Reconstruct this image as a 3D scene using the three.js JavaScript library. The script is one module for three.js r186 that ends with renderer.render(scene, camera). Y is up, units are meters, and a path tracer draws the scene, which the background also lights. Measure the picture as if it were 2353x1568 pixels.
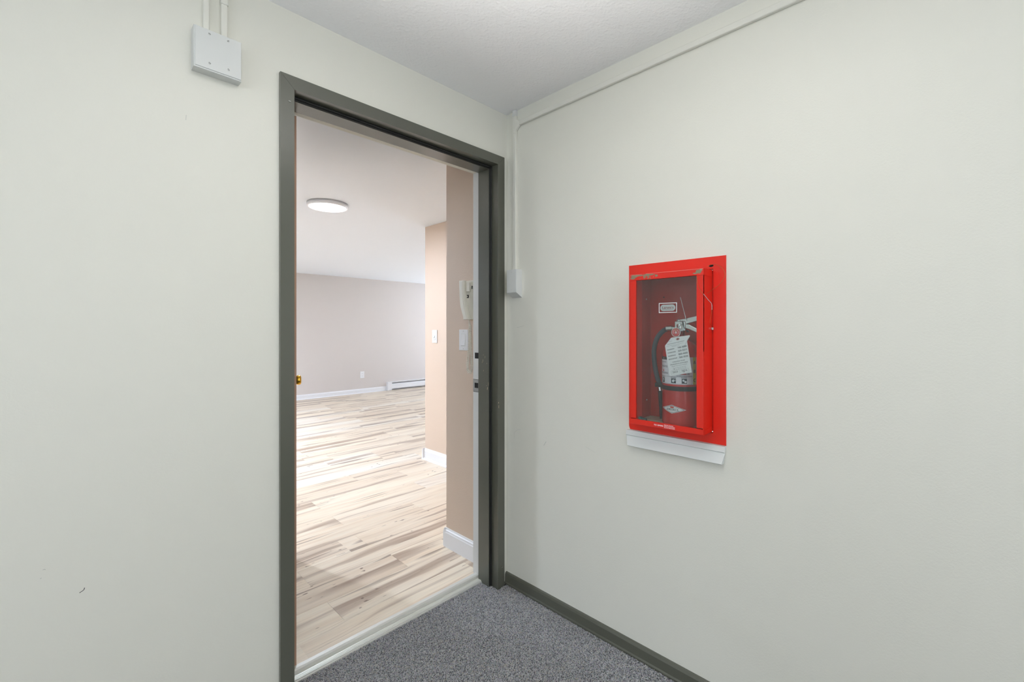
import * as THREE from 'three';
import { RoundedBoxGeometry } from 'three/addons/geometries/RoundedBoxGeometry.js';
import { mergeGeometries } from 'three/addons/utils/BufferGeometryUtils.js';
import { RectAreaLightUniformsLib } from 'three/addons/lights/RectAreaLightUniformsLib.js';

// ---------------------------------------------------------------- camera, sky, lights, exposure
// world: hall corner at the origin, door wall on z = 0 (going to -x), hall side wall on x = 0 (going to +z)
const scene = new THREE.Scene();
const FOC = 1016.44, HORIZON = 755.43, CAM = new THREE.Vector3(-1.5449, 1.257, 1.556);
const FWD = new THREE.Vector3(0.71313, 0, -0.70103), RGT = new THREE.Vector3(0.70103, 0, 0.71313);
const camera = new THREE.PerspectiveCamera(2 * Math.atan(784 / FOC) * 180 / Math.PI, 2353 / 1568, 0.05, 60);
camera.position.copy(CAM);
camera.lookAt(CAM.clone().add(FWD));
camera.setViewOffset(2353, 1568, 0, 784 - HORIZON, 2353, 1568);
camera.updateProjectionMatrix();
scene.add(camera);

const renderer = new THREE.WebGLRenderer({ antialias: true });
renderer.toneMapping = THREE.LinearToneMapping;
renderer.toneMappingExposure = 1.75;
renderer.shadowMap.enabled = true;
RectAreaLightUniformsLib.init();
scene.background = new THREE.Color().setRGB(0.75, 0.87, 1.05);

function areaLight(name, r, g, b, power, w, h, from, to) {
  const l = new THREE.RectAreaLight(new THREE.Color().setRGB(r, g, b), power, w, h);
  l.name = name; l.position.set(...from); l.lookAt(...to); scene.add(l);
  return l;
}
const ROOM_LAMP = [-0.1, 2.225, -1.87], ADDED_ROOM_LAMP = [-1.7, 2.225, -4.3];
// the photographer's flash is bounced off the hall ceiling (its soft mirror image shows on both walls);
// an added, unseen bowl lamp fills the hall from farther back
const flash = new THREE.SpotLight(new THREE.Color().setRGB(1.0, 0.985, 0.96), 3.7, 0, 1.06, 1, 2);
flash.name = 'bounced_flash'; flash.position.set(-1.14, 1.7, 1.22); flash.target.position.set(-1.06, 2.313, 1.14);
flash.castShadow = true; flash.shadow.radius = 3; scene.add(flash); scene.add(flash.target);
const ADDED_HALL_LAMPS = [[-3.2, 2.313, 3.0]];
for (const [x, , z] of ADDED_HALL_LAMPS) {
  const p = new THREE.PointLight(new THREE.Color().setRGB(0.985, 0.995, 0.99), 0.5);
  p.name = 'added_hall_lamp_light'; p.position.set(x, 2.16, z); p.castShadow = true; p.shadow.radius = 5; scene.add(p);
  areaLight('added_hall_lamp_downlight', 0.985, 0.995, 1.0, 9, 0.22, 0.22, [x, 2.078, z], [x, 0, z]);
}
// added area lights at two unseen windows, evening out the hall walls
areaLight('added_hall_fill', 1.0, 0.985, 0.955, 0.62, 1.7, 1.6, [-3.57, 1.3, 1.3], [0, 1.3, 1.3]);
areaLight('added_hall_fill', 1.0, 0.985, 0.955, 0.62, 1.7, 1.6, [-1.4, 1.3, 3.37], [-1.4, 1.3, 0]);
// low sun and daylight through the glazed door of the living room
const sun = new THREE.DirectionalLight(new THREE.Color().setRGB(0.76, 0.94, 1.2), 38);
sun.name = 'sun'; sun.position.set(13, 5.2, -8.2); sun.target.position.set(6.2, 0, -4.8); sun.castShadow = true;
sun.shadow.mapSize.set(2048, 2048); Object.assign(sun.shadow.camera, { left: -6, right: 6, top: 5, bottom: -5, near: 0.5, far: 25 }); scene.add(sun); scene.add(sun.target);
// flush disc of the apartment, an added unseen lamp brightening walls and ceiling, daylight in the glazed door of the living room
for (const [[x, y, z], power] of [[ROOM_LAMP, 62], [ADDED_ROOM_LAMP, 560]]) areaLight('room_lamp_light', 0.86, 0.98, 1.18, power, 0.24, 0.24, [x, y - 0.039, z], [x, 0, z]);
areaLight('window_daylight', 0.65, 0.86, 1.28, 2.0, 1.8, 1.96, [6.97, 1.06, -5.08], [0, 1.06, -5.08]);

// ---------------------------------------------------------------- helpers
const V = (x, y, z) => new THREE.Vector3(x, y, z);
function ray(px, py) { return FWD.clone().addScaledVector(RGT, (px - 1176.5) / FOC).add(V(0, (HORIZON - py) / FOC, 0)); }
function onX(px, py, x) { const d = ray(px, py); return CAM.clone().addScaledVector(d, (x - CAM.x) / d.x); }
function onZ(px, py, z) { const d = ray(px, py); return CAM.clone().addScaledVector(d, (z - CAM.z) / d.z); }

let seed = 7;
function rnd() { seed = (seed * 1664525 + 1013904223) >>> 0; return seed / 4294967296; }
const rr = (a, b) => a + (b - a) * rnd();

const taken = {};
function numbered(n) { if (!(n in taken)) { taken[n] = 0; return n; } taken[n]++; return n + '_' + String(taken[n]).padStart(3, '0'); }
const ZERO = V(0, 0, 0);
function thing(name, label, category, base, group) {
  const o = new THREE.Group();
  o.name = numbered(name); o.position.set(...base); o.userData = { label, category };
  if (group) o.userData.group = group;
  o.userData_base = V(...base);
  scene.add(o); return o;
}
function setting(name, base = [0, 0, 0]) {
  const o = new THREE.Group(); o.name = name; o.position.set(...base); o.userData = { kind: 'structure' };
  o.userData_base = V(...base); scene.add(o); return o;
}
const baseOf = (p) => { while (p && p !== scene) { if (p.userData_base) return p.userData_base; p = p.parent; } return ZERO; };
// obj(): geometry written in world coordinates, joined into one named mesh under its parent
function obj(name, geos, mat, parent = scene, label) {
  let g = Array.isArray(geos) ? geos : [geos];
  if (g.length > 1) {
    g = g.map((q) => { q = q.index ? q.toNonIndexed() : q; for (const k of Object.keys(q.attributes)) if (!['position', 'normal', 'uv'].includes(k)) q.deleteAttribute(k); return q; });
    g = mergeGeometries(g);
  } else g = g[0];
  const b = baseOf(parent);
  if (b !== ZERO) g.translate(-b.x, -b.y, -b.z);
  const m = new THREE.Mesh(g, mat);
  m.name = parent === scene ? numbered(name) : name;
  m.castShadow = m.receiveShadow = true;
  if (label) m.userData.label = label;
  parent.add(m); return m;
}
function struct(name, geos, mat) { const m = obj(name, geos, mat); m.userData.kind = 'structure'; return m; }
// uv in metres, projected along the main axis of each face
function metric(g) {
  if (g.index) g = g.toNonIndexed();
  const p = g.attributes.position, n = g.attributes.normal, uv = new Float32Array(p.count * 2);
  for (let i = 0; i < p.count; i++) {
    const ax = Math.abs(n.getX(i)), ay = Math.abs(n.getY(i)), az = Math.abs(n.getZ(i));
    if (ay >= ax && ay >= az) { uv[2 * i] = p.getX(i); uv[2 * i + 1] = p.getZ(i); }
    else if (ax >= az) { uv[2 * i] = p.getZ(i); uv[2 * i + 1] = p.getY(i); }
    else { uv[2 * i] = p.getX(i); uv[2 * i + 1] = p.getY(i); }
  }
  g.setAttribute('uv', new THREE.BufferAttribute(uv, 2)); return g;
}
function box(x0, x1, y0, y1, z0, z1) {
  const g = new THREE.BoxGeometry(Math.abs(x1 - x0), Math.abs(y1 - y0), Math.abs(z1 - z0));
  g.translate((x0 + x1) / 2, (y0 + y1) / 2, (z0 + z1) / 2); return metric(g);
}
function rbox(x0, x1, y0, y1, z0, z1, r = 0.002, s = 2) {
  const g = new RoundedBoxGeometry(Math.abs(x1 - x0), Math.abs(y1 - y0), Math.abs(z1 - z0), s, r);
  g.translate((x0 + x1) / 2, (y0 + y1) / 2, (z0 + z1) / 2); return metric(g);
}
// flat outline extruded. axis 'x': points are (z, y), from x0 to x1; 'z': points (x, y); 'y': points (x, z)
function prism(points, a0, a1, axis, holes = [], bevel = 0) {
  const s = new THREE.Shape(points.map(([a, b]) => new THREE.Vector2(a, b)));
  for (const h of holes) s.holes.push(new THREE.Path(h.map(([a, b]) => new THREE.Vector2(a, b))));
  const lo = Math.min(a0, a1), hi = Math.max(a0, a1);
  const g = new THREE.ExtrudeGeometry(s, { depth: hi - lo - 2 * bevel, bevelEnabled: bevel > 0, bevelThickness: bevel, bevelSize: bevel, bevelOffset: -bevel, bevelSegments: 2, curveSegments: 10 });
  const p = g.attributes.position;
  for (let i = 0; i < p.count; i++) {
    const a = p.getX(i), b = p.getY(i), c = p.getZ(i) + lo + bevel;
    if (axis === 'z') p.setXYZ(i, a, b, c); else if (axis === 'x') p.setXYZ(i, c, b, a); else p.setXYZ(i, a, c, b);
  }
  if (axis !== 'z') { // the mapping mirrors: turn the faces round
    const arr = p.array;
    for (let i = 0; i < p.count; i += 3) for (let k = 0; k < 3; k++) { const t = arr[(i + 1) * 3 + k]; arr[(i + 1) * 3 + k] = arr[(i + 2) * 3 + k]; arr[(i + 2) * 3 + k] = t; }
  }
  g.computeVertexNormals();
  return metric(g);
}
const rect = (a0, a1, b0, b1) => [[a0, b0], [a1, b0], [a1, b1], [a0, b1]];
function tube(pts, r, seg = 24, rad = 8, closed = false) {
  return new THREE.TubeGeometry(new THREE.CatmullRomCurve3(pts.map((p) => (p.isVector3 ? p : V(...p))), closed), seg, r, rad, closed);
}
function rod(a, b, r0, r1 = r0, n = 14) {
  const A = a.isVector3 ? a : V(...a), B = b.isVector3 ? b : V(...b), d = B.clone().sub(A);
  const g = new THREE.CylinderGeometry(r1, r0, d.length(), n);
  g.applyQuaternion(new THREE.Quaternion().setFromUnitVectors(V(0, 1, 0), d.clone().normalize()));
  g.translate((A.x + B.x) / 2, (A.y + B.y) / 2, (A.z + B.z) / 2); return g;
}
function lathe(pts, x, y, z, n = 48) { const g = new THREE.LatheGeometry(pts.map(([r, h]) => new THREE.Vector2(r, h)), n); g.translate(x, y, z); return g; }
// patch lying on an upright cylinder; th = 0 looks to -x, growing to +z
function cylPatch(cx, cz, r, t0, t1, y0, y1, nu = 32, half = null) {
  const pos = [], uv = [], idx = [];
  for (let i = 0; i <= nu; i++) {
    const s = i / nu, t = t0 + (t1 - t0) * s, k = half ? Math.max(0.002, 1 - Math.abs(2 * s - 1)) : 1, ym = (y0 + y1) / 2, hh = (y1 - y0) / 2 * k;
    for (const v of [-1, 1]) { pos.push(cx - Math.cos(t) * r, ym + v * hh, cz + Math.sin(t) * r); uv.push(s, 0.5 + v * 0.5 * k); }
    if (i < nu) { const a = 2 * i; idx.push(a, a + 2, a + 1, a + 1, a + 2, a + 3); }
  }
  const g = new THREE.BufferGeometry();
  g.setAttribute('position', new THREE.Float32BufferAttribute(pos, 3)); g.setAttribute('uv', new THREE.Float32BufferAttribute(uv, 2));
  g.setIndex(idx); g.computeVertexNormals(); return g;
}
function quadX(x, z0, z1, y0, y1) { // upright sheet facing -x, uv upright when seen from the hall
  const g = new THREE.BufferGeometry();
  g.setAttribute('position', new THREE.Float32BufferAttribute([x, y0, z0, x, y0, z1, x, y1, z1, x, y1, z0], 3));
  g.setAttribute('uv', new THREE.Float32BufferAttribute([0, 0, 1, 0, 1, 1, 0, 1], 2));
  g.setIndex([0, 1, 2, 0, 2, 3]); g.computeVertexNormals(); return g;
}

// ---------------------------------------------------------------- textures
const perm = new Uint8Array(512);
{ const p = [...Array(256).keys()]; for (let i = 255; i > 0; i--) { const j = Math.floor(rnd() * (i + 1)); [p[i], p[j]] = [p[j], p[i]]; } for (let i = 0; i < 512; i++) perm[i] = p[i & 255]; }
function vnoise(x, y, px = 256, py = 256) { // value noise, periodic
  const xi = Math.floor(x), yi = Math.floor(y); let fx = x - xi, fy = y - yi;
  fx = fx * fx * (3 - 2 * fx); fy = fy * fy * (3 - 2 * fy);
  const X0 = ((xi % px) + px) % px, X1 = (X0 + 1) % px, Y0 = ((yi % py) + py) % py, Y1 = (Y0 + 1) % py;
  const h = (a, b) => perm[(perm[a & 255] + b) & 255] / 255;
  const a = h(X0, Y0), b = h(X1, Y0), c = h(X0, Y1), d = h(X1, Y1);
  return a + (b - a) * fx + (c - a) * fy + (a - b - c + d) * fx * fy;
}
function dataTex(w, h, fn, srgb) {
  const d = new Uint8Array(w * h * 4);
  for (let y = 0; y < h; y++) for (let x = 0; x < w; x++) {
    const c = fn(x / w, y / h), o = 4 * (y * w + x);
    if (typeof c === 'number') d[o] = d[o + 1] = d[o + 2] = Math.max(0, Math.min(255, c * 255));
    else for (let k = 0; k < 3; k++) d[o + k] = Math.max(0, Math.min(255, c[k]));
    d[o + 3] = 255;
  }
  const t = new THREE.DataTexture(d, w, h); t.wrapS = t.wrapT = THREE.RepeatWrapping; t.magFilter = THREE.LinearFilter; t.minFilter = THREE.LinearMipmapLinearFilter; t.generateMipmaps = true;
  if (srgb) t.colorSpace = THREE.SRGBColorSpace;
  t.needsUpdate = true; return t;
}
const rep = (t, m) => { const c = t.clone(); c.repeat.set(1 / m, 1 / m); c.needsUpdate = true; return c; };
const stipple = dataTex(512, 512, (u, v) => 0.6 * vnoise(u * 64, v * 64, 64, 64) + 0.4 * vnoise(u * 128, v * 128, 128, 128));
const popcorn = dataTex(512, 512, (u, v) => { const a = vnoise(u * 40, v * 40, 40, 40), b = vnoise(u * 90 + 3, v * 90, 90, 90); return Math.pow(a, 1.6) * 0.7 + b * 0.3; });
function canvasTex(w, h, draw) {
  const c = document.createElement('canvas'); c.width = w; c.height = h; const g = c.getContext('2d'); draw(g, w, h);
  const t = new THREE.CanvasTexture(c); t.colorSpace = THREE.SRGBColorSpace; t.anisotropy = 8; return t;
}
// pale plank print: 2.44 m along u by 2.314 m (13 planks) along v
const smooth = (a, b, x) => { x = Math.max(0, Math.min(1, (x - a) / (b - a))); return x * x * (3 - 2 * x); };
const woodTex = dataTex(2048, 2048, (u, v) => {
  const row = Math.floor(v * 13), ru = row * 17.3;
  const warp = vnoise(u * 6 + ru, v * 26, 64, 64) - 0.5, warp2 = vnoise(u * 24 + ru, v * 60, 64, 64) - 0.5;
  const y = v + warp * 0.02 + warp2 * 0.003;
  const broad = vnoise(u * 4 + ru, y * 78, 64, 128), mid = vnoise(u * 9 + ru, y * 190, 64, 256), fine = vnoise(u * 30 + ru, v * 620, 64, 256);
  const streak = smooth(0.58, 0.88, vnoise(u * 3 + ru * 1.7, y * 66 + 9, 64, 128)) * (0.35 + 0.65 * mid);
  const dark = smooth(0.74, 0.93, vnoise(u * 7 + ru * 0.6, y * 130 + 5, 64, 256)) * smooth(0.4, 0.7, vnoise(u * 5 + ru, v * 30, 64, 64));
  const kn = smooth(0.9, 0.97, vnoise(u * 60 + ru, v * 330, 64, 256)) * smooth(0.6, 0.75, vnoise(u * 5 + ru + 4, v * 26, 64, 64));
  const base = [242, 234, 219], tan = [228, 213, 193], grey = [164, 143, 126], deep = [112, 92, 79];
  const line = smooth(0.72, 0.95, vnoise(u * 5 + ru * 2.3, y * 410 + 2, 64, 256)) * (0.3 + 0.7 * broad);
  const a = Math.min(1, Math.max(0, 0.8 * broad * broad + 0.35 * (mid - 0.45) + 0.25 * (fine - 0.3))), b = 0.92 * streak + 0.34 * line, c = 0.55 * dark + 0.75 * kn;
  return [0, 1, 2].map((k) => { let q = base[k] + (tan[k] - base[k]) * a; q += (grey[k] - q) * b; q += (deep[k] - q) * c; return q + (fine - 0.5) * 16; });
}, true);

// ---------------------------------------------------------------- materials
const std = (o) => new THREE.MeshStandardMaterial(o);
const C = (hex) => new THREE.Color(hex);
const M = {
  hallWall: std({ color: C('#e4e3d8'), roughness: 0.5, bumpMap: rep(stipple, 0.22), bumpScale: 0.00016 }),
  hallCeiling: std({ color: C('#f6f6f6'), roughness: 0.9, bumpMap: rep(popcorn, 0.3), bumpScale: 0.001 }),
  hallPaintTrim: std({ color: C('#e3e2d8'), roughness: 0.4 }),
  tanCoolLit: std({ color: C('#d8d1cc'), roughness: 0.5, bumpMap: rep(stipple, 0.3), bumpScale: 0.0003 }),  // room paint split from tan; tint of the window light put into it
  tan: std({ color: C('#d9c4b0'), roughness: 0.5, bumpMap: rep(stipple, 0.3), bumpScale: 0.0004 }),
  roomCeiling: std({ color: C('#f2f4f7'), roughness: 0.9 }),
  whiteTrim: std({ color: C('#efeff0'), roughness: 0.4 }),
  olive: new THREE.MeshPhysicalMaterial({ color: C('#5a5b50'), roughness: 0.35, ior: 1.5, clearcoat: 0.6, clearcoatRoughness: 0.14 }),
  rubber: std({ color: C('#1a1a18'), roughness: 0.55 }),
  whitePaint: std({ color: C('#d9d9d6'), roughness: 0.45 }),
  doorEdge: std({ color: C('#bd977d'), roughness: 0.6 }),
  doorInside: std({ color: C('#e6e4df'), roughness: 0.5 }),
  brass: std({ color: C('#d9a93c'), metalness: 1, roughness: 0.2 }),
  aluminium: std({ color: C('#dddcd4'), metalness: 0.25, roughness: 0.4 }),
  steel: std({ color: C('#b9bcbb'), metalness: 0.9, roughness: 0.35 }),
  chrome: std({ color: C('#d6dcdc'), metalness: 1, roughness: 0.22 }),
  dark: std({ color: C('#15130f'), roughness: 0.8 }),
  boxWhite: std({ color: C('#d9dbd8'), roughness: 0.42 }),
  screw: std({ color: C('#c9cbc8'), metalness: 0.4, roughness: 0.4 }),
  red: std({ color: C('#e32614'), roughness: 0.3 }),
  redTub: std({ color: C('#c02a22'), roughness: 0.22 }),
  extRed: new THREE.MeshPhysicalMaterial({ color: C('#c4201d'), roughness: 0.35, clearcoat: 0.6, clearcoatRoughness: 0.12 }),
  hose: std({ color: C('#3d4a52'), roughness: 0.6 }),
  black: std({ color: C('#1d1f20'), roughness: 0.5 }),
  glass: new THREE.MeshPhysicalMaterial({ color: C('#f2f4f4'), roughness: 0.02, transmission: 1, thickness: 0, ior: 1.5 }),
  windowGlass: new THREE.MeshPhysicalMaterial({ color: C('#ffffff'), roughness: 0.0, transmission: 1, thickness: 0, ior: 1.45 }),
  greyTrim: std({ color: C('#dde1de'), roughness: 0.45 }),
  cream: std({ color: C('#efebde'), roughness: 0.45 }),
  paper: std({ color: C('#eef1ef'), roughness: 0.8 }),
  teal: std({ color: C('#3f6e6c'), roughness: 0.45 }),
  copper: std({ color: C('#b07a4a'), metalness: 0.6, roughness: 0.5 }),
  chip: std({ color: C('#cdb79c'), roughness: 0.8 }),
  scuff: std({ color: C('#2d3138'), roughness: 0.7 }),
  scuffPale: std({ color: C('#bcbcb5'), roughness: 0.7 }),
  underlay: std({ color: C('#6b5848'), roughness: 0.9 }),
  carpetBase: std({ color: C('#48494c'), roughness: 1 }),
  lampGlow: std({ color: C('#ffffff'), emissive: C('#ffffff'), emissiveIntensity: 1.6, roughness: 0.6 }),
};

// ---------------------------------------------------------------- the hall: shell
const H = 2.313, HR = 2.225, WT = -0.165;
const frameX0 = -1.048, frameX1 = -0.0275;      // outer edges of the door frame
struct('wall_left', prism([[-3.72, -0.1], [-1.03, -0.1], [-1.03, 2.08], [-0.034, 2.08], [-0.034, -0.1], [0, -0.1], [0, 2.47], [-3.72, 2.47]], WT, 0, 'z'), M.hallWall);
const niche = rect(0.714, 1.001, 0.892, 1.471);
struct('wall_right', prism(rect(WT, 3.52, -0.1, 2.47), 0, 0.13, 'x', [niche]), M.hallWall);
struct('wall_back', prism(rect(-3.72, 0, -0.1, 2.47), 3.4, 3.52, 'z', [rect(-2.3, -0.5, 0.45, 2.15)]), M.hallWall);
struct('wall_far_left', prism(rect(0, 3.4, -0.1, 2.47), -3.72, -3.6, 'x', [rect(0.4, 2.2, 0.45, 2.15)]), M.hallWall);
for (const [n, ax, a, b, p] of [['added_window_2', 'x', 0.4, 2.2, -3.66], ['added_window_3', 'z', -2.3, -0.5, 3.46]]) { // added windows out of view, housing the hall fill lights
  const w = setting(n, ax === 'x' ? [p, 0.45, (a + b) / 2] : [(a + b) / 2, 0.45, p]), m = (a + b) / 2, f = 0.05;
  const holes = [rect(a + f, m - f / 2, 0.5, 2.1), rect(m + f / 2, b - f, 0.5, 2.1)];
  obj('window_frame', prism(rect(a, b, 0.45, 2.15), p - 0.03, p + 0.03, ax, holes), M.whiteTrim, w);
  for (const h of holes) obj('pane', prism(h, p - 0.002, p + 0.002, ax), M.windowGlass, w);
}
struct('ceiling', box(-3.6, 0, H, H + 0.1, 0, 3.4), M.hallCeiling);

// carpet: backing and looped pile
const floor = setting('floor');
obj('carpet_backing', [box(-3.6, 0, -0.08, -0.004, 0, 3.4), box(-1.004, -0.072, -0.08, -0.004, -0.092, 0)], M.carpetBase, floor);
{
  const loop = new THREE.IcosahedronGeometry(1, 0);
  const cells = [], pitch = 0.0035;
  for (let x = -2.1; x < -0.014; x += pitch) for (let z = -0.09; z < 1.3; z += pitch) {
    const jx = x + rr(-0.0014, 0.0014), jz = z + rr(-0.0014, 0.0014);
    if (jz < 0.015 && (jx < -0.986 || jx > -0.089)) { if (!(jz > -0.033 && jx < -0.074 && jx > -1.002)) continue; }
    cells.push([jx, jz]);
  }
  const pile = new THREE.InstancedMesh(loop, std({ color: C('#ffffff'), roughness: 0.95 }), cells.length);
  pile.name = 'carpet_pile'; pile.userData.kind = 'stuff'; pile.castShadow = pile.receiveShadow = true;
  const m = new THREE.Matrix4(), q = new THREE.Quaternion(), e = new THREE.Euler(), col = new THREE.Color();
  const yarn = [[0.35, 0.35, 0.365], [0.44, 0.44, 0.445], [0.26, 0.265, 0.285], [0.16, 0.16, 0.165], [0.40, 0.375, 0.33], [0.28, 0.31, 0.30], [0.46, 0.46, 0.455], [0.33, 0.30, 0.34]];
  cells.forEach(([x, z], i) => {
    e.set(rr(-0.7, 0.7), rr(0, 6.28), rr(-0.7, 0.7)); q.setFromEuler(e);
    const k = rr(0.85, 1.2);
    m.compose(V(x, rr(-0.0035, -0.0005), z), q, V(0.0013 * k, 0.0024 * k, 0.0027 * k)); pile.setMatrixAt(i, m);
    const c = yarn[Math.floor(rnd() * yarn.length)];
    col.setRGB(c[0] * 1.12, c[1] * 1.12, c[2] * 1.12);
    pile.setColorAt(i, col);
  });
  floor.add(pile);
}

// skirting of the hall
function skirt(dir, a0, a1, s) { // s: sign of the outward normal along the other axis
  const pr = [[0, 0], [0.0165, 0], [0.0165, 0.006], [0.0125, 0.011], [0.0118, 0.044], [0.0085, 0.052], [0.003, 0.0555], [0, 0.0555]];
  if (dir === 'z') return prism(pr.map(([d, y]) => [s * d, y]), a0, a1, 'z');   // runs along z, profile in x
  return prism(pr.map(([d, y]) => [s * d, y]), a0, a1, 'x');                     // runs along x, profile in z
}
struct('baseboard_right', skirt('z', 0.0, 3.4, -1), M.olive);
struct('baseboard_left', skirt('x', -3.6, frameX0, 1), M.olive);
struct('baseboard_back', skirt('x', -3.6, 0, -1).translate(0, 0, 3.4), M.olive);

// ---------------------------------------------------------------- door frame, threshold, door leaf
const dfr = setting('door_1', [-0.53, 0, -0.08]);
{
  const FZ = 0.013, RZ = -0.169;                  // hall face, room side
  const iL = -1.0045, iR = -0.0715, yT = 2.05, oT = 2.0935;
  const stop = 0.0155, sz0 = -0.036, sz1 = -0.1125;
  // right (strike) jamb: face with return, first reveal, stop, rabbet
  const jambR = [[frameX1, FZ], [frameX1, RZ], [iR, RZ], [iR, sz1], [iR - stop, sz1], [iR - stop, sz0], [iR, sz0], [iR, FZ]];
  const jambL = [[frameX0, FZ], [frameX0, RZ], [iL, RZ], [iL, sz1], [iL + 0.016, sz1], [iL + 0.016, sz0], [iL, sz0], [iL, FZ]];
  const miter = (geo, side) => { // cut the top of a jamb at 45 degrees against the head
    const p = geo.attributes.position;
    for (let i = 0; i < p.count; i++) if (p.getY(i) > 2) { const x = p.getX(i), t = side > 0 ? (x - iR) / (frameX1 - iR) : (iL - x) / (iL - frameX0); p.setY(i, yT + Math.max(-0.45, t) * (oT - yT) - 0.0006); }
    geo.computeVertexNormals(); return metric(geo);
  };
  obj('strike_jamb', miter(prism(jambR, -0.01, 2.06, 'y'), 1), M.olive, dfr);
  obj('hinge_jamb', miter(prism(jambL, -0.01, 2.06, 'y'), -1), M.olive, dfr);
  // head: same profile laid across
  const headProfile = [[FZ, oT], [FZ, yT], [sz0, yT], [sz0, yT - stop], [sz1, yT - stop], [sz1, yT], [RZ, yT], [RZ, oT]];
  const hg = prism(headProfile, frameX0, frameX1, 'x');
  { const p = hg.attributes.position; for (let i = 0; i < p.count; i++) { const y = p.getY(i), left = p.getX(i) < -0.5, t = (y - yT) / (oT - yT); p.setX(i, left ? iL + (frameX0 - iL) * t : iR + (frameX1 - iR) * t); } hg.computeVertexNormals(); }
  obj('frame_head', metric(hg), M.olive, dfr);
  // black weatherstrip pressed into the corner in front of the stop
  const ws = 0.007;
  obj('weatherstrip', rod([iR - 0.004, 0.002, sz0 + 0.004], [iR - 0.004, yT - 0.004, sz0 + 0.004], ws * 0.6, ws * 0.6, 8), M.rubber, dfr, 'black rubber seal');
  obj('weatherstrip', rod([iR - 0.012, 0.002, sz0 + 0.0025], [iR - 0.012, yT - 0.01, sz0 + 0.0025], 0.003, 0.003, 8), M.rubber, dfr, 'black rubber seal');
  obj('weatherstrip', rod([iL, yT - 0.005, sz0 + 0.004], [iR, yT - 0.005, sz0 + 0.004], ws * 0.7, ws * 0.7, 8), M.rubber, dfr, 'black rubber seal');
  obj('weatherstrip', rod([iL, yT - 0.012, sz0 + 0.0025], [iR, yT - 0.012, sz0 + 0.0025], 0.003, 0.003, 8), M.rubber, dfr, 'black rubber seal');
  // white painted rabbet on the strike side and over the head, with the two strike plates
  const rab = 0.0012;
  obj('rabbet_paint', [box(iR - rab, iR, 0.012, 0.935, RZ, sz1), box(iR - rab, iR, 1.0, 1.105, RZ, sz1), box(iR - rab, iR, 1.135, yT - 0.002, RZ, sz1), box(iR - rab, iR, 1.105, 1.135, RZ, -0.157)], M.whitePaint, dfr, 'white painted rabbet of the strike jamb');
  obj('rabbet_paint', box(iL, iR, yT - 0.0014, yT, RZ, sz1 - 0.002), M.cream, dfr, 'cream painted rabbet of the frame head');
  obj('strike_plate', prism(rect(-0.1685, -0.116, 0.938, 0.998), iR - 0.0018, iR, 'x', [rect(-0.157, -0.130, 0.956, 0.982)]), M.steel, dfr, 'bare steel strike plate');
  obj('latch_hole', box(iR - 0.002, iR - 0.0001, 0.956, 0.982, -0.157, -0.130), M.dark, dfr);
  obj('latch_hole', box(iR - 0.0004, iR - 0.0001, 1.105, 1.135, -0.157, -0.124), M.dark, dfr);
  // screws on the face
  for (const [px, py] of [[665.5, 232.5], [1153.5, 1304]]) {
    const q = onZ(px, py, FZ);
    const s = obj('screw', rod([q.x, q.y, FZ - 0.001], [q.x, q.y, FZ + 0.0012], 0.0048, 0.004, 16), M.olive, dfr);
    obj('slot', box(q.x - 0.0034, q.x + 0.0034, q.y - 0.0006, q.y + 0.0006, FZ + 0.001, FZ + 0.0014).translate(0, 0, 0), M.steel, s);
  }
  // chips of paint knocked off the strike jamb
  for (const [px, py, w, h] of [[1109.5, 829, 0.0012, 0.007], [1114.5, 821, 0.001, 0.006], [1108, 833, 0.0012, 0.003], [1118.5, 835.5, 0.001, 0.003], [1120, 893, 0.002, 0.008], [1118, 886.5, 0.003, 0.001], [1110.5, 816, 0.0008, 0.003], [1122.3, 883, 0.0012, 0.010], [1111, 852, 0.001, 0.004]]) {
    const q = onX(px, py, iR - stop - 0.0002), t = 0.4;
    const g = prism([[q.z - w, q.y - h], [q.z + w * t, q.y - h * 0.6], [q.z + w, q.y + h], [q.z - w * t, q.y + h * 0.5]], iR - stop - 0.0003, iR - stop + 0.0003, 'x');
    obj('paint_chip', g, M.chip, dfr, 'chipped paint');
  }
  for (const [px, py, w, h] of [[1145.6, 926, 0.0016, 0.003], [1146, 935, 0.0008, 0.008]]) {
    const q = onZ(px, py, FZ);
    obj('paint_chip', prism([[q.x - w, q.y - h], [q.x + w, q.y - h * 0.7], [q.x + w * 0.7, q.y + h], [q.x - w, q.y + h * 0.6]], FZ - 0.0003, FZ + 0.0003, 'z'), M.chip, dfr, 'chipped paint');
  }
}
{
  const t = thing('door_threshold', 'worn aluminium door threshold between grey carpet and wood floor', 'threshold', [-0.53, 0, -0.12]);
  const x0 = -1.004, x1 = -0.072;
  obj('ramp', prism([[-0.155, -0.01], [-0.088, -0.01], [-0.088, 0.0035], [-0.1, 0.007], [-0.116, 0.0075], [-0.118, 0.004], [-0.124, 0.004], [-0.126, 0.016], [-0.134, 0.019], [-0.151, 0.019], [-0.155, 0.012]], x0, x1, 'x'), M.aluminium, t);
  for (let k = 0; k < 4; k++) { const z = -0.0945 - k * 0.0052; obj('rib', prism([[z - 0.0017, 0.006], [z + 0.0017, 0.0055], [z + 0.001, 0.0082], [z - 0.001, 0.0085]], x0, x1, 'x'), M.aluminium, t); }
  obj('groove', box(x0, x1, 0.0, 0.0045, -0.124, -0.118), M.aluminium, t);
}
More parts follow.
